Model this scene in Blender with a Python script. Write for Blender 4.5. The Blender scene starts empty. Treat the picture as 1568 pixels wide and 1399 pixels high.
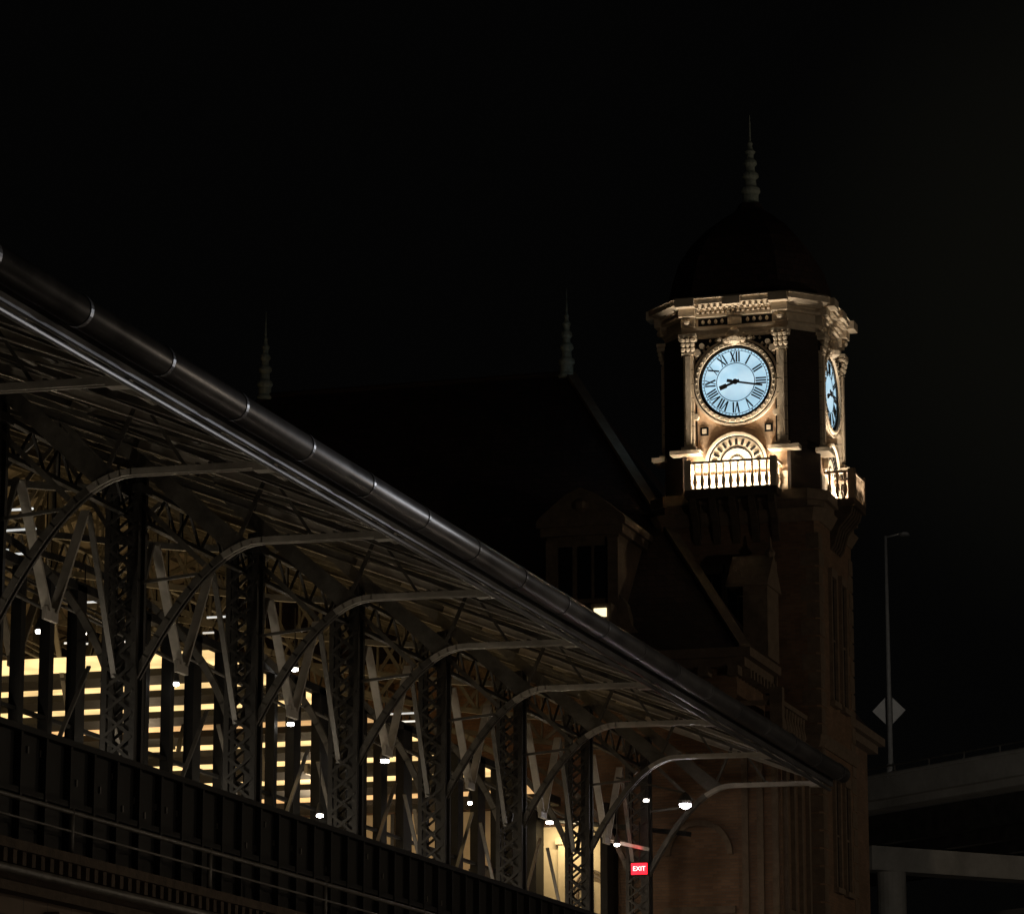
import bpy, math, random, bmesh
from mathutils import Vector, Matrix
random.seed(7)
scene=bpy.context.scene
V=Vector
# ---------------------------------------------------------------- materials
def newmat(name):
    m=bpy.data.materials.new(name); m.use_nodes=True
    nt=m.node_tree; return m,nt,nt.nodes['Principled BSDF']
def mat_noise(name,c1,c2,scale=3,rough=.7,metal=0,bump=.0,spec=.5):
    m,nt,p=newmat(name); N=nt.nodes; L=nt.links
    tc=N.new('ShaderNodeTexCoord'); n=N.new('ShaderNodeTexNoise'); n.inputs['Scale'].default_value=scale; n.inputs['Detail'].default_value=8
    n.inputs['Roughness'].default_value=.65
    L.new(tc.outputs['Object'],n.inputs['Vector'])
    r=N.new('ShaderNodeValToRGB'); r.color_ramp.elements[0].position=.32; r.color_ramp.elements[1].position=.68
    r.color_ramp.elements[0].color=(*c1,1); r.color_ramp.elements[1].color=(*c2,1)
    L.new(n.outputs['Fac'],r.inputs['Fac']); L.new(r.outputs['Color'],p.inputs['Base Color'])
    p.inputs['Metallic'].default_value=metal
    p.inputs['Specular IOR Level'].default_value=spec
    mr=N.new('ShaderNodeMapRange'); mr.inputs['To Min'].default_value=max(.05,rough-.12); mr.inputs['To Max'].default_value=min(1,rough+.15)
    L.new(n.outputs['Fac'],mr.inputs['Value']); L.new(mr.outputs['Result'],p.inputs['Roughness'])
    if bump:
        b=N.new('ShaderNodeBump'); b.inputs['Strength'].default_value=bump; b.inputs['Distance'].default_value=.03
        n2=N.new('ShaderNodeTexNoise'); n2.inputs['Scale'].default_value=scale*6; n2.inputs['Detail'].default_value=6
        L.new(tc.outputs['Object'],n2.inputs['Vector']); L.new(n2.outputs['Fac'],b.inputs['Height']); L.new(b.outputs['Normal'],p.inputs['Normal'])
    return m
def mat_brick(name,c1,c2,mortar,bw,bh,ms=.012,rough=.85):
    m,nt,p=newmat(name); N=nt.nodes; L=nt.links
    tc=N.new('ShaderNodeTexCoord'); s=N.new('ShaderNodeSeparateXYZ'); L.new(tc.outputs['Object'],s.inputs[0])
    a=N.new('ShaderNodeMath'); a.operation='ADD'; L.new(s.outputs[0],a.inputs[0]); L.new(s.outputs[1],a.inputs[1])
    c=N.new('ShaderNodeCombineXYZ'); L.new(a.outputs[0],c.inputs[0]); L.new(s.outputs[2],c.inputs[1])
    b=N.new('ShaderNodeTexBrick'); L.new(c.outputs[0],b.inputs['Vector'])
    b.inputs['Scale'].default_value=1; b.inputs['Brick Width'].default_value=bw; b.inputs['Row Height'].default_value=bh
    b.inputs['Mortar Size'].default_value=ms; b.inputs['Color1'].default_value=(*c1,1); b.inputs['Color2'].default_value=(*c2,1); b.inputs['Mortar'].default_value=(*mortar,1)
    n=N.new('ShaderNodeTexNoise'); n.inputs['Scale'].default_value=1.2; n.inputs['Detail'].default_value=9; L.new(tc.outputs['Object'],n.inputs['Vector'])
    mr=N.new('ShaderNodeMapRange'); mr.inputs['To Min'].default_value=.45; mr.inputs['To Max'].default_value=1.35; L.new(n.outputs['Fac'],mr.inputs['Value'])
    mx=N.new('ShaderNodeVectorMath'); mx.operation='SCALE'; L.new(b.outputs['Color'],mx.inputs[0]); L.new(mr.outputs['Result'],mx.inputs['Scale'])
    L.new(mx.outputs[0],p.inputs['Base Color']); p.inputs['Roughness'].default_value=rough
    bp=N.new('ShaderNodeBump'); bp.inputs['Strength'].default_value=.6; bp.inputs['Distance'].default_value=.02; bp.invert=True
    L.new(b.outputs['Fac'],bp.inputs['Height']); L.new(bp.outputs['Normal'],p.inputs['Normal'])
    return m
def mat_emit(name,c,st,base=None,var=0,scale=2):
    m,nt,p=newmat(name); N=nt.nodes; L=nt.links
    p.inputs['Base Color'].default_value=(*(base or c),1); p.inputs['Emission Color'].default_value=(*c,1)
    p.inputs['Emission Strength'].default_value=st; p.inputs['Roughness'].default_value=.6
    if var:
        tc=N.new('ShaderNodeTexCoord'); n=N.new('ShaderNodeTexNoise'); n.inputs['Scale'].default_value=scale; n.inputs['Detail'].default_value=4
        L.new(tc.outputs['Object'],n.inputs['Vector'])
        mr=N.new('ShaderNodeMapRange'); mr.inputs['From Min'].default_value=.3; mr.inputs['From Max'].default_value=.7
        mr.inputs['To Min'].default_value=st*(1-var); mr.inputs['To Max'].default_value=st*(1+var)
        L.new(n.outputs['Fac'],mr.inputs['Value']); L.new(mr.outputs['Result'],p.inputs['Emission Strength'])
    return m
STEEL=mat_noise('painted_steel',(.32,.30,.26),(.52,.48,.43),2.5,.4,0,.15)  # lightest steel copy: lit look of struts, rafters and V braces put into colour
STEELD=mat_noise('dark_steel',(.02,.019,.018),(.045,.042,.038),2.5,.5,0,.15,.3)  # darkest steel copy: backlit shade of columns and girders put into colour
STEELM=mat_noise('mid_steel',(.05,.046,.04),(.12,.11,.095),2.5,.42,0,.15)  # in-between steel copy: part shade of trusses and knees put into colour
GUT=mat_noise('zinc_gutter',(.09,.09,.1),(.2,.2,.215),.8,.36,.45,.05,.8)
SOFF=mat_noise('timber_soffit',(.07,.06,.048),(.16,.14,.115),1.5,.8,0,.1)
ROOF=mat_brick('slate_roof',(.03,.018,.016),(.055,.03,.026),(.012,.008,.008),.28,.2,.012,.8)
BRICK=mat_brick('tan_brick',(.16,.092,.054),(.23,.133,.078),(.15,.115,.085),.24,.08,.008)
BRICKD=mat_brick('shaded_brick',(.025,.016,.011),(.04,.025,.017),(.03,.02,.015),.24,.08,.008)  # dark brick copy: shade of the unlit tower corners put into colour
STONE=mat_brick('ashlar_stone',(.12,.085,.058),(.17,.12,.083),(.05,.04,.03),.9,.42,.012)
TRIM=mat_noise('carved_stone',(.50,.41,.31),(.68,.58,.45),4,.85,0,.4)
TRIMD=mat_noise('weathered_dim_stone',(.11,.08,.055),(.19,.14,.1),4,.85,0,.5)
TRIMS=mat_noise('dimmed_stone',(.045,.034,.025),(.09,.068,.05),4,.9,0,.5,.2)  # dimness put into the colour so cornice and corbels stay dark
CLAY=mat_noise('terracotta',(.42,.28,.18),(.6,.43,.29),6,.85,0,.5)
BLACK=mat_noise('black_iron',(.006,.006,.006),(.015,.014,.013),5,.6,0,0,.2)
DIAL=mat_emit('dial_glass',(.41,.64,.79),1.05,(.3,.3,.3),.14,1.5)
COPPER=mat_noise('copper_finial',(.28,.34,.30),(.48,.53,.47),9,.6,0,.2)
CONC=mat_noise('concrete',(.2,.19,.17),(.34,.32,.29),.8,.85,0,.3)
ASPH=mat_noise('asphalt',(.035,.035,.035),(.065,.063,.06),2,.9,0,.3)
GLASSD=mat_noise('dark_glass',(.01,.01,.012),(.02,.02,.024),1,.12)
CEIL=mat_emit('glow_ceiling_timber',(1.0,.68,.29),1.25,(.5,.35,.2),.4,.9)  # the timber emits its own glow, standing in for lamplight on it
CEIL2=mat_emit('glow_ceiling_timber_dim',(1.0,.58,.24),.7,(.5,.35,.2),.4,.9)  # weaker glow for the dimmer panels, also emitted by the timber
WARM=mat_emit('warm_window',(1.0,.85,.5),1.6)
LAMP=mat_emit('lamp_lens',(1.0,.93,.82),18)
TUBE=mat_emit('tube_lens',(.9,.92,.9),.8,None,.8,.4)
LAMPV=mat_emit('violet_lamp_lens',(.96,.9,1.0),40)
RED=mat_emit('exit_red',(1.0,.015,.03),2.4)
REDT=mat_emit('exit_letter',(1.0,.6,.55),3)
PLAST=mat_noise('cream_plaster',(.55,.44,.27),(.66,.54,.36),2,.8,0,.1)
SIGNB=mat_noise('sign_aluminium',(.62,.62,.62),(.78,.78,.78),3,.5,0)
GALV=mat_noise('galvanised_steel',(.26,.26,.26),(.38,.38,.38),5,.5,0)
# ---------------------------------------------------------------- builder
class B:
    def __init__(s,name,mat,smooth=False): s.n=name;s.m=mat;s.v=[];s.f=[];s.M=Matrix.Identity(4);s.sm=smooth
    def add(s,vs,fs):
        o=len(s.v); s.v+= [tuple(s.M@V(v)) for v in vs]; s.f+=[tuple(i+o for i in f) for f in fs]
    def box(s,a,b):
        x0,y0,z0=[min(a[i],b[i]) for i in range(3)]; x1,y1,z1=[max(a[i],b[i]) for i in range(3)]
        s.add([(x0,y0,z0),(x1,y0,z0),(x1,y1,z0),(x0,y1,z0),(x0,y0,z1),(x1,y0,z1),(x1,y1,z1),(x0,y1,z1)],
              [(0,3,2,1),(4,5,6,7),(0,1,5,4),(1,2,6,5),(2,3,7,6),(3,0,4,7)])
    def beam(s,p,q,w,h,up=(0,0,1)):
        p=V(p);q=V(q);d=(q-p).normalized();u=V(up)
        if abs(d.dot(u))>.99:u=V((0,1,0))
        r=d.cross(u).normalized();u=r.cross(d).normalized()
        vs=[]
        for c in(p,q):
            for a,b in((-1,-1),(1,-1),(1,1),(-1,1)): vs.append(c+r*(a*w/2)+u*(b*h/2))
        s.add(vs,[(0,1,2,3),(7,6,5,4),(0,4,5,1),(1,5,6,2),(2,6,7,3),(3,7,4,0)])
    def path(s,pts,w,h,up=(0,0,1)):
        for a,b in zip(pts[:-1],pts[1:]):
            d=(V(b)-V(a)).normalized()*.012
            s.beam(V(a)-d,V(b)+d,w,h,up)
    def tube(s,p,q,r,n=10,r2=None):
        p=V(p);q=V(q);d=(q-p).normalized();u=V((0,0,1))
        if abs(d.dot(u))>.99:u=V((0,1,0))
        a=d.cross(u).normalized();b=a.cross(d); r2=r if r2 is None else r2
        vs=[];fs=[]
        for c,rr in((p,r),(q,r2)):
            for i in range(n):
                t=2*math.pi*i/n; vs.append(c+a*math.cos(t)*rr+b*math.sin(t)*rr)
        for i in range(n): j=(i+1)%n; fs.append((i,j,n+j,n+i))
        fs+=[tuple(range(n))[::-1],tuple(range(n,2*n))]; s.add(vs,fs)
    def lathe(s,c,prof,n=12,rot=0):
        vs=[];fs=[]
        for r,z in prof:
            for i in range(n):
                t=2*math.pi*i/n+rot; vs.append((c[0]+r*math.cos(t),c[1]+r*math.sin(t),c[2]+z))
        for k in range(len(prof)-1):
            for i in range(n): j=(i+1)%n; fs.append((k*n+i,k*n+j,(k+1)*n+j,(k+1)*n+i))
        fs+=[tuple(range(n))[::-1],tuple((len(prof)-1)*n+i for i in range(n))]; s.add(vs,fs)
    def loft(s,polys):
        n=len(polys[0]);vs=[];fs=[]
        for p in polys: vs+=p
        for k in range(len(polys)-1):
            for i in range(n): j=(i+1)%n; fs.append((k*n+i,k*n+j,(k+1)*n+j,(k+1)*n+i))
        fs+=[tuple(range(n))[::-1],tuple((len(polys)-1)*n+i for i in range(n))]; s.add(vs,fs)
    def extr(s,poly,d):
        n=len(poly); d=V(d); vs=[V(p) for p in poly]+[V(p)+d for p in poly]
        s.add(vs,[tuple(range(n)),tuple(range(2*n-1,n-1,-1))]+[(i,n+i,n+(i+1)%n,(i+1)%n) for i in range(n)])
    def fin(s,parent=None,top=None):
        if not s.v: return
        me=bpy.data.meshes.new(s.n); me.from_pydata(s.v,[],s.f); me.update()
        bm=bmesh.new(); bm.from_mesh(me); bmesh.ops.recalc_face_normals(bm,faces=bm.faces); bm.to_mesh(me); bm.free()
        me.materials.append(s.m)
        if s.sm:
            for p in me.polygons: p.use_smooth=True
        o=bpy.data.objects.new(s.n,me); scene.collection.objects.link(o)
        if parent: o.parent=parent
        return o
def empty(n):
    e=bpy.data.objects.new(n,None); scene.collection.objects.link(e); return e
def light(kind,name,loc,power,col,parent=None,radius=.1,size=None,aim=None,spot=None,blend=.5):
    l=bpy.data.lights.new(name,kind); l.energy=power; l.color=col
    if kind=='AREA': l.shape='RECTANGLE'; l.size,l.size_y=size
    else: l.shadow_soft_size=radius
    if spot: l.spot_size=math.radians(spot); l.spot_blend=blend
    o=bpy.data.objects.new(name,l); o.location=loc; scene.collection.objects.link(o)
    if aim: o.rotation_euler=(V(aim)-V(loc)).to_track_quat('-Z','Y').to_euler()
    if parent:o.parent=parent
    return o
# ---------------------------------------------------------------- camera / world
cd=bpy.data.cameras.new('camera'); cd.sensor_width=36; cd.lens=36*5500/1568; cd.clip_end=5000
cam=bpy.data.objects.new('camera',cd); scene.collection.objects.link(cam); scene.camera=cam
cam.rotation_euler=(math.radians(90+12.51),0,math.radians(16.94))
w=bpy.data.worlds.new('World'); scene.world=w; w.use_nodes=True; nt=w.node_tree
bg=nt.nodes['Background']; sky=nt.nodes.new('ShaderNodeTexSky'); sky.sky_type='NISHITA'; sky.sun_disc=False
sky.sun_elevation=math.radians(-4); sky.sun_rotation=math.radians(60)
def wmix(a,b):
    m=nt.nodes.new('ShaderNodeMix'); m.data_type='RGBA'; m.blend_type='ADD'; m.inputs['Factor'].default_value=1
    nt.links.new(a,m.inputs['A'])
    if isinstance(b,tuple): m.inputs['B'].default_value=b
    else: nt.links.new(b,m.inputs['B'])
    return m.outputs['Result']
sc=nt.nodes.new('ShaderNodeVectorMath'); sc.operation='SCALE'; sc.inputs['Scale'].default_value=.02
nt.links.new(sky.outputs[0],sc.inputs[0])
# faint city haze glow low in the sky over the highway
tcw=nt.nodes.new('ShaderNodeTexCoord'); dt=nt.nodes.new('ShaderNodeVectorMath'); dt.operation='DOT_PRODUCT'
dt.inputs[1].default_value=V((-.11,.957,.262)).normalized(); nt.links.new(tcw.outputs['Generated'],dt.inputs[0])
mrw=nt.nodes.new('ShaderNodeMapRange'); mrw.interpolation_type='SMOOTHSTEP'; mrw.inputs['From Min'].default_value=.9935; mrw.inputs['From Max'].default_value=1.0
nt.links.new(dt.outputs['Value'],mrw.inputs['Value'])
gl_=nt.nodes.new('ShaderNodeVectorMath'); gl_.operation='SCALE'; gl_.inputs[0].default_value=(.027,.026,.016); nt.links.new(mrw.outputs['Result'],gl_.inputs['Scale'])
out=wmix(wmix(sc.outputs[0],(.0125,.0125,.012,1)),gl_.outputs[0])
nt.links.new(out,bg.inputs['Color']); bg.inputs['Strength'].default_value=.08
scene.view_settings.view_transform='Standard'; scene.view_settings.look='None'; scene.view_settings.exposure=0
sd=bpy.data.lights.new('moon_light','SUN'); sd.energy=.008; sd.angle=math.radians(.5); sd.color=(1,.9,.8)
so=bpy.data.objects.new('moon_light',sd); scene.collection.objects.link(so); so.rotation_euler=(math.radians(50),0,math.radians(35))
# ---------------------------------------------------------------- ground
g=B('ground',ASPH); g.box((-1500,-1500,-2.0),(1500,2500,-1.6)); g.fin()
# ================================================================ TRAIN SHED
shed=empty('train_shed')
XC=-24.8; S=5.87; FY=[57.9+S*k for k in range(-4,7)]
XR=-37.0
def rz(x):
    return 12.42+.38*(-19.7-x) if x>XR else 12.42+.38*(-19.7-XR)-.38*(XR-x)
YA,YB=26,94.0
col=B('columns',STEELD); lac=B('column_lacing',STEELM); st=B('canopy_struts',STEEL); raf=B('rafters',STEEL); tr=B('trusses',STEELM); kn=B('hangers_and_knees',STEELM)
def sgn(m): return lambda x: x if m==1 else 2*XR-x
for Y in FY:
    for m in(1,-1):
        X=sgn(m)
        for dx in(-.27,.27):
            for dy in(-.16,.16): col.box((X(XC+dx-.05),Y+dy-.05,7.8),(X(XC+dx+.05),Y+dy+.05,13.6))
        col.box((X(XC+.08),Y-.12,7.8),(X(XC+.25),Y+.12,13.6))
        z=8.0
        while z<13.2:
            for dy in(-.215,.215):
                a=(X(XC-.27),Y+dy,z); b=(X(XC+.27),Y+dy,z+.42)
                c=(X(XC+.27),Y+dy+.014,z); d=(X(XC-.27),Y+dy+.014,z+.42)
                (lac if dy>0 else col).beam(a,b,.02,.055); (lac if dy>0 else col).beam(c,d,.012,.055)
            z+=.42
        col.box((X(XC-.4),Y-.28,7.8),(X(XC+.4),Y+.28,8.05)); col.box((X(XC-.38),Y-.25,13.2),(X(XC+.38),Y+.25,13.35))
        pts=[(-20.0,12.2),(-22.2,12.22)]
        for t in range(1,13):
            u=t/12
            p0=V((-22.2,12.22));p1=V((-23.3,12.22));p2=V((-24.55,9.9))
            q=p0*(1-u)**2+p1*2*u*(1-u)+p2*u*u; pts.append((q.x,q.y))
        for dy in(-.07,.07):
            P_=[(X(a),Y+dy,b) for a,b in pts]
            st.path(P_[:6],.05,.11); kn.path(P_[5:],.06,.12)
        st.box((X(-20.1),Y-.13,12.1),(X(-19.8),Y+.13,12.36))
        for k in range(8):
            xx=-20.6-k*.22; kn.box((X(xx),Y-.1,12.275),(X(xx-.05),Y+.1,12.3))
        kn.extr([(X(-22.5),Y-.02,12.25),(X(-22.9),Y-.02,12.1),(X(-25.3),Y-.02,14.3),(X(-25.05),Y-.02,14.35)],(0,.04,0))
        kn.beam((X(-22.7),Y,12.2),(X(-22.2),Y,rz(-22.2)-.1),.05,.07)
        kn.beam((X(-21.3),Y,12.28),(X(-21.9),Y,rz(-21.9)-.1),.035,.05)
        kn.beam((X(-23.3),Y,11.85),(X(-24.6),Y,13.1),.05,.09)
        kn.beam((X(-24.5),Y,11.6),(X(-23.35),Y,11.7),.04,.06)
        pk=[]
        for t in range(0,13):
            u=t/12; p0=V((-25.05,9.9));p1=V((-26.0,12.6));p2=V((-29.2,13.5))
            q=p0*(1-u)**2+p1*2*u*(1-u)+p2*u*u; pk.append((X(q.x),Y,q.y))
        tr.path(pk,.1,.13)
        n=9; bot=[];top=[]
        for i in range(n+1):
            x=XC+(XR-XC)*i/n; bot.append((X(x),Y,13.3+2.2*(i/n)**1.3)); top.append((X(x),Y,rz(x)-.2))
        for i in range(n):
            tr.beam(bot[i],bot[i+1],.12,.13)
            tr.beam(bot[i],top[i+1] if i%2==0 else top[i],.05,.09)
            tr.beam(bot[i+1],top[i+1],.05,.07)
            if i%2: tr.beam(top[i],bot[i+1],.05,.09)
        for zz,ww,hh_ in((.08,.14,.02),(.16,.02,.15),(.245,.14,.02)):
            raf.beam((X(-19.75),Y,rz(-19.75)-zz),(X(-24.6),Y,rz(-24.6)-zz),ww,hh_)
            tr.beam((X(-24.6),Y,rz(-24.6)-zz),(XR,Y,rz(XR)-zz),ww,hh_)
    for dx in(-.2,.2): col.box((XR+dx-.05,Y-.15,7.8),(XR+dx+.05,Y+.15,18.4))
for Y0 in FY:
    for j in(1,2,3):
        Y=Y0+S*j/4
        if Y>YB: continue
        for m in(1,-1):
            X=sgn(m); (raf if j==2 else kn).beam((X(-19.75),Y,rz(-19.75)-.1),(X(-24.6),Y,rz(-24.6)-.1),.06,.12)
            tr.beam((X(-24.6),Y,rz(-24.6)-.1),(XR,Y,rz(XR)-.1),.06,.12)
pur=B('purlins',STEELM); purl=B('eave_purlins',STEEL)
for i in range(17):
    x=-20.2-i*1.02
    if x<XR+.2: break
    for m in(1,-1):
        X=sgn(m)(x); (purl if i in(1,3) else pur).beam((X,YA,rz(x)-.03),(X,YB-.1,rz(x)-.03),.07,.09)
for k,Y0 in enumerate(FY[:-1]):
    pur.beam((-19.9,Y0+.1,12.33),(-24.3,Y0+S/2,rz(-24.3)-.18),.04,.05)
    pur.beam((-19.9,Y0+S-.1,12.33),(-24.3,Y0+S/2,rz(-24.3)-.18),.04,.05)
    pur.tube((-19.95,Y0,12.2),(-22.6,Y0+S*.5,rz(-22.6)-.15),.022,6)
lg=B('longitudinal_girders',STEELD)
for m in(1,-1):
    for xo,zb,zt in((XC,12.85,13.45),(-31,13.9,14.8)):
        X=sgn(m)(xo)
        lg.beam((X,YA,zb),(X,YB-.1,zb),.12,.08); lg.beam((X,YA,zt),(X,YB-.1,zt),.12,.08)
        for Y0 in FY[:-1]:
            for j in range(5):
                ya=Y0+S*j/5; yb=ya+S/10; yc=ya+S/5
                lg.beam((X,ya,zb),(X,yb,zt),.03,.05,(1,0,0)); lg.beam((X,yb,zt),(X,yc,zb),.03,.05,(1,0,0))
vb=B('v_braces',STEEL); vd=B('wall_diagonals',STEELM)
for Y0 in FY[:-1]:
    for xo,z0,z1,bb_ in((-24.9,10.6,12.6,vb),(-31,11.9,13.9,vd)):
        Ym=Y0+S/2
        for s_ in(-1,1):
            bb_.beam((xo,Ym+s_*.12,z0),(xo,Ym+s_*1.35,z1),.05,.17,(1,0,0))
            vd.beam((xo,Y0+S/2+s_*(S/2-.15),z0-.7),(xo,Y0+S/2+s_*1.5,z1),.05,.1,(1,0,0))
        bb_.box((xo-.04,Ym-.25,z0-.16),(xo+.04,Ym+.25,z0+.06))
        vd.tube((xo,Ym,z0),(xo-5.5,Y0,z1+.9),.03,6); vd.tube((xo,Ym,z0),(xo-5.5,Y0+S,z1+.9),.03,6)
    # low diagonals of the glazed screen
    vd.beam((-26.6,Y0+.6,8.2),(-26.6,Y0+2.6,10.6),.04,.08,(1,0,0)); vd.beam((-26.55,Y0+4.9,8.2),(-26.55,Y0+3.1,10.4),.04,.08,(1,0,0))
for b in(col,lac,st,raf,tr,kn,pur,purl,lg,vb,vd): b.fin(shed)
rs=B('roof_deck',SOFF)
rs.extr([(-19.45,YA,rz(-19.45)+.02),(XR,YA,rz(XR)+.02),(2*XR+19.45,YA,rz(-19.45)+.02),(2*XR+19.45,YA,rz(-19.45)+.1),(XR,YA,rz(XR)+.1),(-19.45,YA,rz(-19.45)+.1)],(0,YB-YA,0)); rs.fin(shed)
gu=B('eave_gutter',GUT,True)
gu.tube((-19.42,YA,12.52),(-19.42,YB+.1,12.52),.22,32); gu.fin(shed)
gb=B('gutter_straps',GUT)
for Y0 in FY:
    for j in range(2):
        y=Y0+j*S/2+.2
        if y<YB: gb.tube((-19.42,y,12.52),(-19.42,y+.09,12.52),.235,28)
gb.box((-19.74,YA,12.2),(-19.66,YB,12.42))
gb.tube((-19.75,YA,12.12),(-19.75,YB,12.12),.05,10)
gb.fin(shed)
dk=B('platform_deck',CONC); dk.box((-24.5,YA,7.3),(-50,94.9,7.8)); dk.fin(shed)
eg=B('edge_girder',BLACK)
eg.box((-24.3,YA,6.25),(-24.45,94.9,8.2)); eg.box((-24.15,YA,8.2),(-24.6,94.9,8.3)); eg.box((-24.2,YA,7.2),(-24.3,94.9,7.3))
y=YA
while y<94:
    eg.box((-24.18,y,6.3),(-24.3,y+.09,8.2)); y+=.978
eg.fin(shed)
rv=B('edge_brackets',STEELM)
y=YA+.4
while y<94:
    if random.random()<.45:
        zz=random.choice((7.4,7.6,7.9)); rv.box((-24.27,y,zz),(-24.3,y+.05,zz+.11))
    y+=.49
rv.fin(shed)
hp=B('glazing_posts',BLACK)
y=56.;k=0
while y<88:
    wv=(.62,.2,.2,.42)[k%4]
    hp.box((-26.7,y,7.8),(-26.9,y+wv,12.1)); y+=(1.7,1.25,1.2,1.6)[k%4];k+=1
hp.box((-26.7,55,11.98),(-26.9,88,12.15)); hp.box((-26.75,55,9.4),(-26.85,88,9.47))
hp.fin(shed)
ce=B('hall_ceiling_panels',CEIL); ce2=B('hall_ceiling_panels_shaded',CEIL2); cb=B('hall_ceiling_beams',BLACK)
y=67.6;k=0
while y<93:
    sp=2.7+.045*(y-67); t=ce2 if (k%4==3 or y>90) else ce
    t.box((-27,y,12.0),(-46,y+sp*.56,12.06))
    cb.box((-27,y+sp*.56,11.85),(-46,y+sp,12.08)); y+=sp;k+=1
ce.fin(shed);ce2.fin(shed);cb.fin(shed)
bw=B('hall_end_wall',PLAST); bw.box((-28.5,94.85,7.8),(-46,94.95,12.0)); bw.fin(shed)
bd=B('hall_end_wall_doors',STEELD)
for k in range(9): bd.box((-29.3-k*1.9,94.7,7.8),(-30.1-k*1.9,94.84,10.4)); bd.box((-28.5-k*1.9,94.74,7.8),(-28.6-k*1.9,94.84,12))
bd.fin(shed)
lens=B('lamp_lenses',LAMP); hous=B('lamp_housings',STEELD)
def lamp(p,r=.08):
    lens.lathe((p[0],p[1],p[2]-.06),[(.01,-.02),(r,0),(r,.05)],10)
    hous.lathe((p[0],p[1],p[2]),[(r*1.1,0),(r*1.2,.05),(r*.6,.22),(.015,.26),(.012,1.3)],10)
for p in [(-28,61.4,11.5),(-28,63.4,11.8),(-26.5,64.5,10.9),(-26.5,71.1,12.2),(-26.5,70.9,11.0),(-26,71.4,9.1),(-26,81.9,10.6),(-26,88.7,10.9),(-26,75.6,10.8),(-25,91.6,10.6),(-24.3,92,11.8)]:
    lamp(p,random.choice((.055,.075,.1)))
lens.fin(shed);hous.fin(shed)
lv=B('floodlight_lens',LAMPV); lv.lathe((-22.6,89.5,11.25),[(.01,-.07),(.15,0),(.15,.06)],14); lv.fin(shed)
hv=B('floodlight_housing',STEELD); hv.lathe((-22.6,89.5,11.32),[(.17,0),(.19,.08),(.09,.25),(.03,.3)],14); hv.beam((-22.6,89.5,11.6),(-24.7,90.5,12.2),.05,.05); hv.fin(shed)
tu=B('tube_lights',TUBE)
for i in range(34):
    x=random.uniform(-34,-26.5); y=random.uniform(57,84); z=random.uniform(12.2,13.6); L_=random.choice((.25,.4,.7,1.1))
    tu.beam((x,y,z),(x-L_,y,z),.04,.035)
tu.fin(shed)
for i,Y0 in enumerate(FY[1:]):
    light('POINT','uplight_%d'%i,(-26.2,Y0-S*.45,8.1),(70 if i<6 else 48),(1,.86,.66),shed,.12)
for i,(Y0,pw) in enumerate(((66,110),(78,120),(90,200))): light('POINT','hall_light_%d'%i,(-33,Y0,10.8),pw,(1,.76,.48),shed,.2)
light('POINT','floodlight_bulb',(-22.45,89.3,11.05),14,(1,.85,.75),shed,.05)
# ================================================================ VIADUCT WALL
via=empty('viaduct_wall')
vs=B('stonework',STONE); vs.box((-23.3,YA,-1.6),(-24.25,94.9,5.35))
for Y0 in FY: vs.box((-23.05,Y0-.5,-1.6),(-23.3,Y0+.5,5.2))
vs.fin(via)
vc=B('cornice',TRIMS)
vc.box((-23.0,YA,5.35),(-24.25,94.9,5.5)); vc.box((-23.15,YA,5.5),(-24.25,94.9,5.72)); vc.box((-22.85,YA,5.95),(-24.25,94.9,6.1)); vc.box((-23.05,YA,5.72),(-24.25,94.9,5.95))
y=YA
while y<94:
    vc.box((-22.9,y,5.74),(-23.05,y+.14,5.95)); y+=.34
vc.fin(via)
vr=B('pipe_railing',STEELM,True)
vr.tube((-23.1,YA,6.8),(-23.1,94,6.8),.04,10); vr.tube((-23.1,YA,6.5),(-23.1,94,6.5),.022,8); vr.tube((-22.78,YA,5.62),(-22.78,94,5.62),.075,12)
for k in range(-6,8):
    y=57.9+k*S+.0; vr.tube((-23.1,y,6.1),(-23.1,y,6.86),.045,10)
vr.fin(via)
# ================================================================ CLOCK TOWER
tow=empty('clock_tower')
CX,CY=-23.23,100.75
def octa(hw,c,z,cx=CX,cy=CY):
    return [(cx-hw+c,cy-hw,z),(cx+hw-c,cy-hw,z),(cx+hw,cy-hw+c,z),(cx+hw,cy+hw-c,z),(cx+hw-c,cy+hw,z),(cx-hw+c,cy+hw,z),(cx-hw,cy+hw-c,z),(cx-hw,cy-hw+c,z)]
def ch(o): return .68+o*(2-math.sqrt(2))
HW=2.23
def ring(b,o,z0,z1,o2=None): b.loft([octa(HW+o,ch(o),z0),octa(HW+(o if o2 is None else o2),ch(o if o2 is None else o2),z1)])
bb=B('tower_shaft',BRICK); bb.loft([octa(2.36,.12,-1.6),octa(2.36,.12,20.4)]); bb.fin(tow)
tb=B('belfry_walls',CLAY); ring(tb,0,21.3,26.15); tb.fin(tow)
tp=B('corner_piers',BRICKD)  # cladding added on the chamfers, its dark brick carries their shade
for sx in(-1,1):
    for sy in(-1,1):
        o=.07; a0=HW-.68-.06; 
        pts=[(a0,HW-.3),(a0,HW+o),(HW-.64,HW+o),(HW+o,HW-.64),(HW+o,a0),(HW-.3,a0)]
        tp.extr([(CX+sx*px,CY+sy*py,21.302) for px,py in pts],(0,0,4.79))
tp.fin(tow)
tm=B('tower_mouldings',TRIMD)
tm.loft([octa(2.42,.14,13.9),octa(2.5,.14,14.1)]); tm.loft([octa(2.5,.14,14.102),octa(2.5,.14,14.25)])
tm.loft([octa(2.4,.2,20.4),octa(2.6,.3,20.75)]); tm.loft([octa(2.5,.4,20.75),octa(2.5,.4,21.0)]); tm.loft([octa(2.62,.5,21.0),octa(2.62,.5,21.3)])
tm.loft([octa(2.45,.14,8.9),octa(2.45,.14,9.2)])
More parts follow.
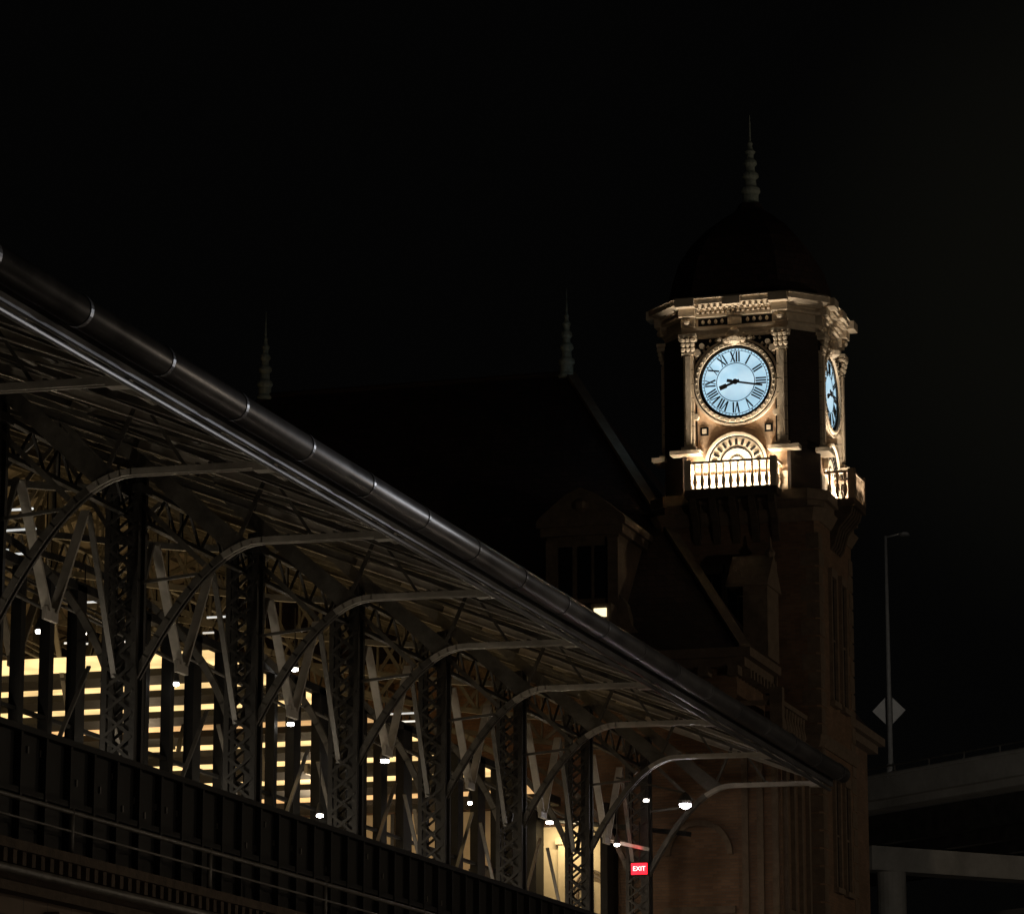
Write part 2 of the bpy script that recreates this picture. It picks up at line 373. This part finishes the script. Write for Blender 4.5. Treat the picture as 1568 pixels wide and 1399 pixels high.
for k in range(44):
    z=-1.4+k*.5
    if z>20: break
    l=.55 if k%2 else .38
    for sx in(-1,1):
        tm.box((CX+sx*(2.375),CY-2.375,z),(CX+sx*(2.375-l),CY-2.2,z+.44))
        tm.box((CX+sx*2.375,CY-2.24,z),(CX+sx*2.2,CY-2.24+l,z+.44)); tm.box((CX+sx*2.375,CY+2.375,z),(CX+sx*2.2,CY+2.24-l,z+.44))
tm.fin(tow)
en=B('entablature',TRIM)
ring(en,.06,26.1,26.22); ring(en,.1,26.22,26.32); ring(en,.02,26.32,26.6); ring(en,.16,26.6,26.68); ring(en,.2,26.8,26.84)
ring(en,.3,26.84,26.92,.42); ring(en,.46,26.92,27.08); ring(en,.5,27.08,27.16,.4)
ring(en,.06,26.68,26.8)
en.fin(tow)
orn=B('carved_ornament',TRIM); dkp=B('dark_recesses',BLACK); dial=B('clock_dials',DIAL); led=B('ledges',TRIM); bal=B('balustrades',TRIM); wl=B('lit_lunettes',TRIM)
gl=B('tower_windows',GLASSD); wf=B('tower_window_surrounds',TRIMD); cbk=B('balcony_corbels',TRIMS); bal2=B('east_balustrade',TRIMD)  # east balusters take darker stone, their dimness is put into the colour
def facemat(i):
    R=Matrix.Rotation(i*math.pi/2,4,'Z')
    base=Matrix(((1,0,0,0),(0,-1,0,-HW),(0,0,1,0),(0,0,0,1)))
    return Matrix.Translation((CX,CY,0))@R@base
def arcpts(r0,r1,a0,a1,n,cz,w,cu=0):
    o=[];i_=[]
    for k in range(n+1):
        t=a0+(a1-a0)*k/n; o.append((cu+r1*math.cos(t),w,cz+r1*math.sin(t))); i_.append((cu+r0*math.cos(t),w,cz+r0*math.sin(t)))
    return o,i_
def annulus(b,r0,r1,cz,w0,w1,a0=0,a1=2*math.pi,n=48):
    o,i_=arcpts(r0,r1,a0,a1,n,cz,w0)
    for k in range(n):
        b.extr([o[k],o[k+1],i_[k+1],i_[k]],(0,w1-w0,0))
NUM=['XII','I','II','III','IIII','V','VI','VII','VIII','IX','X','XI']
CZ=24.62;R=1.06
def stroke(b,a,c,wd,w,ang,rc,depth=.02):
    def T(p):
        x,y=p; r=rc+y; 
        dx,dz=math.sin(ang),math.cos(ang)
        return V((dx*r+dz*x, 0, dz*r-dx*x))
    A=T(a);C=T(c); d=(C-A).normalized(); n_=V((d.z,0,-d.x))*wd/2
    pts=[A-n_,A+n_,C+n_,C-n_]
    b.extr([(p.x,w,p.z+CZ) for p in pts],(0,depth,0))
for f in range(4):
    M=facemat(f)
    for b in(orn,dkp,dial,led,bal,wl,gl,wf,cbk,bal2): b.M=M
    n=64
    dial.extr([(R*math.cos(2*math.pi*k/n),.03,CZ+R*math.sin(2*math.pi*k/n)) for k in range(n)],(0,.02,0))
    annulus(dkp,1.0,1.09,CZ,.051,.09); annulus(dkp,.93,.945,CZ,.051,.06); annulus(dkp,.555,.575,CZ,.051,.06)
    annulus(orn,1.09,1.2,CZ,.0,.16); annulus(dkp,1.2,1.245,CZ,.0,.08); annulus(orn,1.245,1.3,CZ,.0,.12)
    for k in range(60):
        t=math.radians(6*k); stroke(dkp,(0,0),(0,.05),.012 if k%5 else .03,.051,t,.94,.008)
    # beaded moulding round the dial
    for k in range(44):
        t=2*math.pi*k/44; orn.lathe((1.145*math.cos(t),.16,CZ+1.145*math.sin(t)-.03),[(.01,0),(.032,.03),(.01,.06)],6)
    for k,s in enumerate(NUM):
        ang=math.radians(30*k); ws=[{'I':.075,'V':.15,'X':.15}[c] for c in s]; x=-sum(ws)/2
        for c,wc in zip(s,ws):
            xm=x+wc/2; h=.155
            if c=='I': stroke(dkp,(xm,-h),(xm,h),.042,.051,ang,.75)
            if c=='V': stroke(dkp,(xm-.06,h),(xm,-h),.045,.051,ang,.75); stroke(dkp,(xm+.06,h),(xm,-h),.022,.0512,ang,.75)
            if c=='X': stroke(dkp,(xm-.06,h),(xm+.06,-h),.045,.051,ang,.75); stroke(dkp,(xm+.06,h),(xm-.06,-h),.022,.0512,ang,.75)
            x+=wc
    hh=math.radians(250); mh=math.radians(101)
    stroke(dkp,(0,-.12),(0,.42),.07,.08,hh,0,.02); stroke(dkp,(0,.28),(0,.5),.13,.082,hh,0,.02); stroke(dkp,(0,-.2),(0,.82),.055,.11,mh,0,.02); stroke(dkp,(0,-.25),(0,-.1),.09,.112,mh,0,.02)
    dkp.extr([(.08*math.cos(2*math.pi*k/16),.1,CZ+.08*math.sin(2*math.pi*k/16)) for k in range(16)],(0,.04,0))
    for s in(-1,1):
        u=s*1.38
        led.box((u-.15,0,22.75),(u+.15,.14,25.5)); led.box((u-.08,.14,22.85),(u+.08,.2,25.45))
        led.box((u-.22,0,22.62),(u+.22,.24,22.75))
        led.box((u-.19,0,25.5),(u+.19,.2,25.56))
        for j in range(3):
            for q in range(3):
                orn.lathe((u-.14+.14*q,.19+.03*j,25.58+.13*j),[(.02,0),(.06,.03),(.075,.1),(.03,.14)],7)
        for q in(-1,1):
            orn.tube((u+q*.19,.05,25.95),(u+q*.19,.28,25.95),.07,10)
        led.box((u-.26,0,26.0),(u+.26,.3,26.1))
        led.box((u-.2,.0,26.32),(u+.2,.2,26.6)); led.box((u-.24,0,26.6),(u+.24,.36,26.84)); led.box((u-.28,0,26.84),(u+.28,.6,27.09))
        # rosette on the frieze block, channelled joints in the pilaster
        orn.lathe((u,.24,26.36),[(.02,0),(.09,.04),(.11,.1),(.09,.16),(.02,.2)],8)
        for q in range(6): dkp.box((u-.152,0,22.95+q*.42),(u+.152,.142,22.965+q*.42))
        dkp.box((u-s*.2-.02,.0,22.8),(u-s*.2+.02,.012,25.9))
        orn.tube((s*1.12,.0,25.55),(s*1.12,.16,25.55),.11,10); orn.tube((s*.98,.0,25.75),(s*.98,.14,25.75),.08,10); orn.tube((s*1.18,.0,23.65),(s*1.18,.12,23.65),.09,10)
        # leafy garland in the spandrel
        for q in range(8):
            t=math.radians(34+q*6.5); rr=1.4+.07*math.sin(q*1.9)
            orn.lathe((s*rr*math.cos(t),.07,CZ+rr*math.sin(t)-.05),[(.01,0),(.05+.02*(q%2),.04),(.03,.08),(.01,.11)],6)
        dkp.box((s*.95-.12,0,23.1),(s*.95+.12,.02,23.35)); orn.box((s*.95-.06,.02,23.16),(s*.95+.06,.06,23.29))
        led.box((s*1.0,0,22.5),(s*1.9,.4,22.62))
    for s in(-1,1):
        o,i_=arcpts(1.32,1.32,math.radians(28),math.radians(80),8,CZ,.004)
        pts=[(s*p[0],.004,p[2]) for p in o]
        dkp.extr(pts+[(s*.25,.004,25.97),(s*1.16,.004,25.97)],(0,.012,0))
    orn.lathe((0,.2,25.7),[(.05,0),(.17,.08),(.2,.2),(.12,.33),(.17,.4),(.09,.5)],9)
    for s in(-1,1): orn.lathe((s*.25,.12,25.75),[(.03,0),(.1,.06),(.11,.14),(.03,.22)],7); orn.lathe((s*.45,.1,25.82),[(.02,0),(.08,.05),(.08,.1),(.02,.16)],7)
    led.box((-1.15,0,25.98),(1.15,.1,26.08)); dkp.box((-1.1,0,26.36),(1.1,.032,26.58))
    orn.box((-.2,0,26.34),(.2,.12,26.6)); orn.box((-.26,0,26.84),(.26,.56,27.07))
    for k in range(11):
        u=-.95+k*.19
        if abs(u)>.25: orn.lathe((u,.05,26.4),[(.01,0),(.05,.04),(.05,.1),(.01,.14)],6)
    for k in range(15): orn.box((-1.1+k*.15,.16,26.7),(-1.03+k*.15,.26,26.8))
    for k in range(13): orn.box((-1.08+k*.175,.2,26.805),(-1.0+k*.175,.42,26.88))
    LZ=22.2
    annulus(orn,.84,.92,LZ,0,.16,0,math.pi,24); annulus(dkp,.8,.84,LZ,0,.1,0,math.pi,24)
    annulus(wl,.5,.8,LZ,0,.05,0,math.pi,24); annulus(dkp,.46,.5,LZ,0,.07,0,math.pi,24)
    for k in range(11):
        t=math.radians(9+16.2*k)
        c0=V((math.cos(t)*.65,.05,LZ+math.sin(t)*.65)); dkp.beam(c0-V((math.cos(t),0,math.sin(t)))*.085,c0+V((math.cos(t),0,math.sin(t)))*.085,.07,.09,(0,1,0))
    annulus(wl,.0,.46,LZ,0,.04,0,math.pi,20); annulus(dkp,.22,.245,LZ,.04,.06,0,math.pi,16)
    led.box((-1.5,0,21.35),(1.5,.1,21.9))
    if f in(0,1):
        hb=1.25 if f==0 else .7
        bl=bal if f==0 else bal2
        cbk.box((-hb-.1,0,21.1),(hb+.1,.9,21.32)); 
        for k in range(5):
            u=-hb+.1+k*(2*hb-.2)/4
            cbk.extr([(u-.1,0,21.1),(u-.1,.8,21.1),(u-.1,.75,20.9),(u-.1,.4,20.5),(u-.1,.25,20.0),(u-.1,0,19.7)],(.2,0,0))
        bl.box((-hb,.74,22.08),(hb,.88,22.15)); bl.box((-hb,.74,21.32),(hb,.88,21.36))
        for s in(-1,1):
            bl.box((s*hb-.09,.7,21.32),(s*hb+.09,.91,22.2)); 
            for w_ in(.15,.38,.6): bl.lathe((s*hb,w_,21.4),[(.05,0),(.04,.04),(.075,.16),(.07,.24),(.03,.42),(.045,.6),(.05,.68)],8)
            bl.box((s*hb-.08,0,22.08),(s*hb+.08,.7,22.15))
        nb=11 if f==0 else 6
        for k in range(nb):
            u=-hb+.2+k*(2*hb-.4)/(nb-1)
            bl.lathe((u,.81,21.36),[(.05,0),(.035,.04),(.07,.18),(.065,.26),(.025,.45),(.035,.66),(.05,.72)],8)
    for z0,z1 in((15.4,19.0),(10.1,13.1),(3,7)):
        for u in((-.7,.7) if f%2 else (-.75,-.0,.75)):
            o=.13
            gl.box((u-.3,o,z0),(u+.3,o+.02,z1)); wf.box((u-.4,o,z1),(u+.4,o+.12,z1+.25)); wf.box((u-.45,o,z0-.15),(u+.45,o+.16,z0)) if f%2 else wf.box((u-.37,o,z0-.15),(u+.37,o+.16,z0))
            wf.box((u-.4 if f%2 else u-.37,o,z0),(u-.3,o+.1,z1)); wf.box((u+.3,o,z0),(u+.4 if f%2 else u+.37,o+.1,z1)); wf.box((u-.02,o+.02,z0),(u+.02,o+.04,z1)); wf.box((u-.3,o+.02,(z0+z1)/2-.03),(u+.3,o+.04,(z0+z1)/2+.03))
for b in(orn,dkp,dial,led,bal,wl,gl,wf,cbk,bal2): b.M=Matrix.Identity(4); b.fin(tow)
dm=B('dome_roof',ROOF,False)
prof=[(2.3,27.16),(2.22,27.5),(2.12,28.0),(1.95,28.6),(1.62,29.2),(1.2,29.7),(.75,30.1),(.42,30.35),(.3,30.6)]
dm.loft([octa(r,r*.42,z) for r,z in prof]); dm.fin(tow)
def finial(b,c,h,r):
    pr=[(r,0),(r*1.05,.03*h),(r*.8,.06*h),(r*.8,.14*h),(r*1.0,.17*h),(r*.95,.2*h),(r*.62,.23*h),(r*.55,.3*h),(r*.85,.33*h),(r*.8,.36*h),(r*.48,.39*h),(r*.45,.44*h),(r*.7,.47*h),(r*.62,.5*h),(r*.35,.53*h),(r*.38,.57*h),(r*.55,.6*h),(r*.3,.63*h),(r*.22,.66*h),(r*.3,.69*h),(r*.12,.72*h),(r*.07,.95*h),(.01,h)]
    b.lathe(c,pr,14)
fb=B('tower_finial',COPPER); finial(fb,(CX,CY,30.5),2.9,.3); fb.fin(tow)
for f in(0,1):
    M=facemat(f)
    for u in ((-.85,0,.85) if f==0 else (-.4,.4)):
        p=M@V((u,.5,21.42)); a=M@V((u*.9,.16,24.5))
        light('AREA','tower_flood_%d'%f,p,85 if f==0 else 75,(1,.84,.63),tow,size=(.5,.16),aim=a)
    for u in ((-.8,.8) if f==0 else (0,)):
        p=M@V((u,.62,21.45)); a=M@V((u*1.1,.3,26.6))
        light('SPOT','cornice_flood_%d'%f,p,520 if f==0 else 420,(1,.85,.66),tow,.05,aim=a,spot=34,blend=.9)
# ================================================================ HEADHOUSE
hd=empty('station_headhouse')
hw=B('walls',BRICK); hw.box((-47,95,-1.6),(-22.5,113,15.7)); hw.box((-22.5,95.01,-1.6),(-21.3,98.35,13.6)); hw.fin(hd)
hc=B('cornices',TRIMD)
hc.box((-47.3,94.7,15.7),(-22.2,113.3,15.95)); hc.box((-47.5,94.5,15.95),(-22.0,113.5,16.2)); hc.box((-22.5,94.9,13.6),(-21.1,98.35,13.9))
hc.box((-21.25,95.0,14.65),(-21.45,98.3,14.78))
for k in range(9): hc.lathe((-21.35,95.25+k*.36,13.9),[(.06,0),(.05,.05),(.1,.2),(.04,.5),(.06,.75)],8)
hc.box((-21.55,94.85,13.9),(-21.2,95.12,15.1)); hc.box((-22.5,95.0,14.65),(-21.5,95.1,14.78))
for k in range(30): hc.box((-47+k*.84,94.5,15.45),(-46.7+k*.84,95,15.7))
for k in range(8): hc.box((-22.5,95.2+k*.4,15.45),(-22.15,95.35+k*.4,15.7))
hc.box((-22.6,94.9,9.0),(-24.6,95,9.2)); hc.box((-21.3,95.2,8.9),(-21.15,98.3,9.1))
for k in range(4): hc.box((-21.3,95.15+k*.95,-1.6),(-21.12,95.4+k*.95,8.9)); 
for k in range(4): hc.box((-21.3,95.15+k*.95,9.1),(-21.18,95.35+k*.95,13.5))
for k in range(3): hc.box((-22.4+k*.42,94.93,-1.6),(-22.22+k*.42,95.01,13.5))
hc.fin(hd)
rf=B('hipped_roof',ROOF)
e=[(-47.3,94.7,16.2),(-22.2,94.7,16.2),(-22.2,113.3,16.2),(-47.3,113.3,16.2)]; r=[(-39.9,104,26.6),(-29.8,104,26.6)]
rf.add(e+r,[(0,1,5,4),(1,2,5),(2,3,4,5),(3,0,4),(3,2,1,0)]); rf.tube(V(r[0])+V((0,0,.03)),V(r[1])+V((0,0,.05)),.1,8); rf.tube(V(e[0]),V(r[0]),.1,8); rf.fin(hd)
hr=B('hip_flashing',TRIMD)
hr.beam(V(e[1])+V((0,0,.04)),V(r[1])+V((0,0,.06)),.34,.12)
hr.fin(hd)
hf=B('ridge_finials',COPPER); finial(hf,(-29.9,104,26.5),2.9,.26); finial(hf,(-39.9,104,26.5),2.9,.26); hf.fin(hd)
do=B('dormer',TRIMD)
dx0,dx1=-28.0,-25.9; dyf=95.3
do.box((dx0,dyf,16.2),(dx1,99.5,19.7)); do.box((dx0-.15,dyf-.15,19.7),(dx1+.15,99.6,19.95)); do.box((dx0-.25,dyf-.25,19.95),(dx1+.25,99.6,20.1))
do.extr([(dx0-.25,dyf-.25,20.1),(dx1+.25,dyf-.25,20.1),(dx1+.2,dyf-.25,20.2),((dx0+dx1)/2+.45,dyf-.25,20.85),((dx0+dx1)/2,dyf-.25,21.05),((dx0+dx1)/2-.45,dyf-.25,20.85),(dx0-.2,dyf-.25,20.2)],(0,4.3,0))
for x in(dx0+.15,dx1-.15): do.box((x-.15,dyf-.12,16.4),(x+.15,dyf,19.6))
for s,x in((-1,dx0),(1,dx1)): do.extr([(x,dyf,16.2),(x+s*.75,dyf,16.2),(x+s*.7,dyf,16.7),(x+s*.35,dyf,17.1),(x+s*.2,dyf,17.7),(x,dyf,18.0)],(0,.4,0))
do.box((dx0-.8,dyf-.2,17.9-1.2),(dx0,dyf-.0,16.85)); do.lathe(((dx0+dx1)/2,dyf-.1,20.3),[(.1,0),(.28,.15),(.3,.3),(.1,.5)],10)
do.fin(hd)
dw=B('dormer_windows',GLASSD)
for x in(-27.45,-26.9,-26.4): dw.box((x-.2,dyf-.02,17.9),(x+.2,dyf-.004,19.4))
dw.fin(hd)
lw=B('lit_window',WARM); lw.box((-26.4,94.45,17.22),(-26.04,94.48,17.46)); 
lwf=B('lit_window_frame',TRIMD); lwf.box((-26.5,94.48,17.1),(-25.92,95.4,17.6)); lw.fin(hd); lwf.fin(hd)
de=B('east_dormer',TRIMD)
de.box((-22.6,96.3,16.2),(-21.9,97.7,18.2)); de.extr([(-21.85,96.1,18.2),(-21.85,97.9,18.2),(-21.85,97.0,19.2)],(-1.2,0,0)); de.lathe((-21.95,97.0,19.1),[(.1,0),(.15,.15),(.05,.3),(.02,.6)],8); de.fin(hd)
vp=B('vestibule_plaster',PLAST); vp.box((-28.0,94.93,7.8),(-26.1,94.99,11.5)); vp.box((-27.55,94.8,7.8),(-27.25,94.93,11.2)); vp.box((-27.62,94.75,11.0),(-27.18,94.93,11.15)); vp.fin(hd)
va=B('vestibule_arch',TRIMD)
cx_,cz_=-26.62,9.6
for rr0,rr1 in((.38,.44),(.5,.53)):
    for k in range(16):
        t0=math.pi*k/16;t1=math.pi*(k+1)/16
        va.extr([(cx_+rr0*math.cos(t0),94.85,cz_+1.3*rr0*math.sin(t0)),(cx_+rr1*math.cos(t0),94.85,cz_+1.3*rr1*math.sin(t0)),(cx_+rr1*math.cos(t1),94.85,cz_+1.3*rr1*math.sin(t1)),(cx_+rr0*math.cos(t1),94.85,cz_+1.3*rr0*math.sin(t1))],(0,.08,0))
    for s in(-1,1): va.box((cx_+s*rr0,94.85,7.8),(cx_+s*rr1,94.93,cz_))
va.box((-26.65,94.86,7.8),(-26.6,94.93,9.8)); va.fin(hd)
vf=B('vestibule_frame',BLACK); vf.box((-28.3,94.2,7.8),(-28.0,94.99,12)); vf.box((-26.1,93.9,7.8),(-25.9,94.99,12)); vf.beam((-28.3,94.6,11.75),(-23.5,93.4,11.0),.3,.12); vf.fin(hd)
light('AREA','vestibule_light',(-27.0,94.0,11.5),60,(1,.82,.5),hd,size=(1.2,.2),aim=(-27,94.95,9.6))
na=B('north_wall_arch',TRIMD)
for k in range(14):
    t0=math.pi*k/14;t1=math.pi*(k+1)/14
    na.extr([(-23.6+a*math.cos(t),94.85,10.6+a*math.sin(t)) for a,t in((.8,t0),(.95,t0),(.95,t1),(.8,t1))],(0,.15,0))
na.fin(hd)
ex=empty('exit_sign')
eb=B('sign_box',BLACK); eb.box((-24.75,92.0,9.78),(-24.25,92.08,10.14)); eb.beam((-24.5,92.04,10.14),(-24.5,92.04,11.2),.03,.03); eb.fin(ex)
er=B('sign_face',RED); er.box((-24.72,91.985,9.81),(-24.28,91.998,10.11)); er.fin(ex)
tc=bpy.data.curves.new('letters','FONT'); tc.body='EXIT'; tc.size=.17; tc.align_x='CENTER'; tc.align_y='CENTER'; tc.extrude=.004; tc.materials.append(REDT)
to=bpy.data.objects.new('letters',tc); to.location=(-24.5,91.978,9.96); to.rotation_euler=(math.pi/2,0,0); scene.collection.objects.link(to); to.parent=ex
xb=B('reflecting_bracket',STEEL); xb.beam((-25.3,91.9,10.72),(-24.2,91.9,10.45),.08,.09); xb.fin(ex)
light('SPOT','exit_glow',(-24.4,91.7,10.2),14,(1,.03,.05),ex,.04,aim=(-24.9,91.95,10.65),spot=110,blend=.6)
# ================================================================ HIGHWAY OVERPASS
ov=empty('highway_overpass')
P0=V((-26.1,130,17.2)); U=V((.75,-.66,0)).normalized(); W=V((.66,.75,0)).normalized()
oc=B('parapet_and_deck',CONC)
def slab(b,w0,w1,z0,z1,t0=-60,t1=110,P=P0):
    a=P+U*t0;c=P+U*t1
    q=[a+W*w0,c+W*w0,c+W*w1,a+W*w1]
    b.loft([[(p.x,p.y,P.z+z0) for p in q],[(p.x,p.y,P.z+z1) for p in q]])
slab(oc,0,.35,-.92,0); slab(oc,.35,13,-1.2,-.9); slab(oc,13,13.35,-1.3,0); slab(oc,-.06,0,-.16,-.04)
oc.fin(ov)
og=B('girders',STEELD)
for w_ in(1.5,4.5,7.5,10.5): slab(og,w_,w_+.4,-2.3,-1.2)
og.fin(ov)
orl=B('guard_rail',STEELM)
a=P0+U*-60;c=P0+U*110; orl.tube((a.x,a.y,17.42),(c.x,c.y,17.42),.03,8)
for k in range(85): p=P0+U*(-60+2*k); orl.beam((p.x,p.y,17.2),(p.x,p.y,17.42),.05,.05)
orl.fin(ov)
pi=B('piers',CONC)
for t in(-33,-1.6,32,60):
    for ww in(2.5,10.5):
        p=P0+U*t+W*ww; pi.lathe((p.x,p.y,-1.6),[(.55,0),(.55,15.9)],20)
    p=P0+U*t+W*1.2;q=P0+U*t+W*11.9; pi.beam((p.x,p.y,14.4),(q.x,q.y,14.4),1.1,.9)
pi.fin(ov)
ov2=empty('highway_ramp')
P1=P0+W*26+V((0,0,-1.75)); r2=B('ramp_structure',CONC)
slab(r2,0,.3,-.25,0,-60,110,P1); slab(r2,.3,8,-1.2,-.9,-60,110,P1); slab(r2,0,.3,-1.3,-.95,-60,110,P1)
P2=P1+V((0,0,-1.9)); slab(r2,0,.3,-.15,0,-60,110,P2); slab(r2,0,.3,-.75,-.5,-60,110,P2)
for t in(-20,5,30):
    p=P1+U*t+W*3; r2.lathe((p.x,p.y,-1.6),[(.5,0),(.5,16)],16)
r2.fin(ov2)
lp=empty('street_lamp')
p=P0+U*1.55+W*.15
l=B('post',GALV,True); l.tube((p.x,p.y,17.0),(p.x,p.y,26.0),.1,12,.06); l.tube((p.x,p.y,25.95),(p.x+.75,p.y-.2,26.05),.035,8); l.tube((p.x,p.y,17.0),(p.x,p.y,17.5),.16,12); l.fin(lp)
l=B('luminaire',GALV); l.lathe((p.x+.75,p.y-.2,26.0),[(.05,-.06),(.2,-.05),(.16,.04),(.04,.08)],10); l.fin(lp)
ds=empty('diamond_traffic_sign')
s_=B('panel',SIGNB); c0=V((p.x-.05,p.y+.16,19.5)); h=.62
s_.extr([c0+V((-h,0,0)),c0+V((0,0,-h)),c0+V((h,0,0)),c0+V((0,0,h))],(0,.02,0)); s_.fin(ds)
s_=B('bracket',STEELD); s_.box((c0.x-.1,p.y+.08,18.95),(c0.x+.14,p.y+.155,20.05)); s_.fin(ds)
# unseen fill lamps added outside the frame to brighten gutter, overpass, tower and struts
def fill_lamp(loc,pw,cl,aim=None,spot=None,rad=.15):
    e_=empty('added_fill_lamp')
    l=B('post',GALV,True); l.tube((loc[0]+1.2,loc[1],-1.6),(loc[0]+1.2,loc[1],loc[2]+.3),.1,12,.06); l.tube((loc[0]+1.2,loc[1],loc[2]+.3),(loc[0],loc[1],loc[2]+.35),.04,8); l.fin(e_)
    l=B('luminaire',GALV); l.lathe((loc[0],loc[1],loc[2]+.2+rad*.5),[(.3,0),(.25,.12),(.06,.18)],12); l.fin(e_)
    light('SPOT' if spot else 'POINT','bulb',loc,pw,cl,e_,rad,aim=aim,spot=spot,blend=.9)
fill_lamp((15,132,20),42000,(.9,.94,1),(-19.4,50.5,12.5),6,.4)
fill_lamp((15,128,20),5000,(1,.95,.9),(-19.4,66,12.5),36,.4)
fill_lamp((-4,80,6),4600,(1,.92,.8),(-17,126,19),38)
fill_lamp((6,60,10),1700,(1,.83,.62))
fill_lamp((14,98,9),2400,(1,.8,.57))
for yy in(42,56,70,84): fill_lamp((-13,yy,2.4),130,(1,.8,.6))
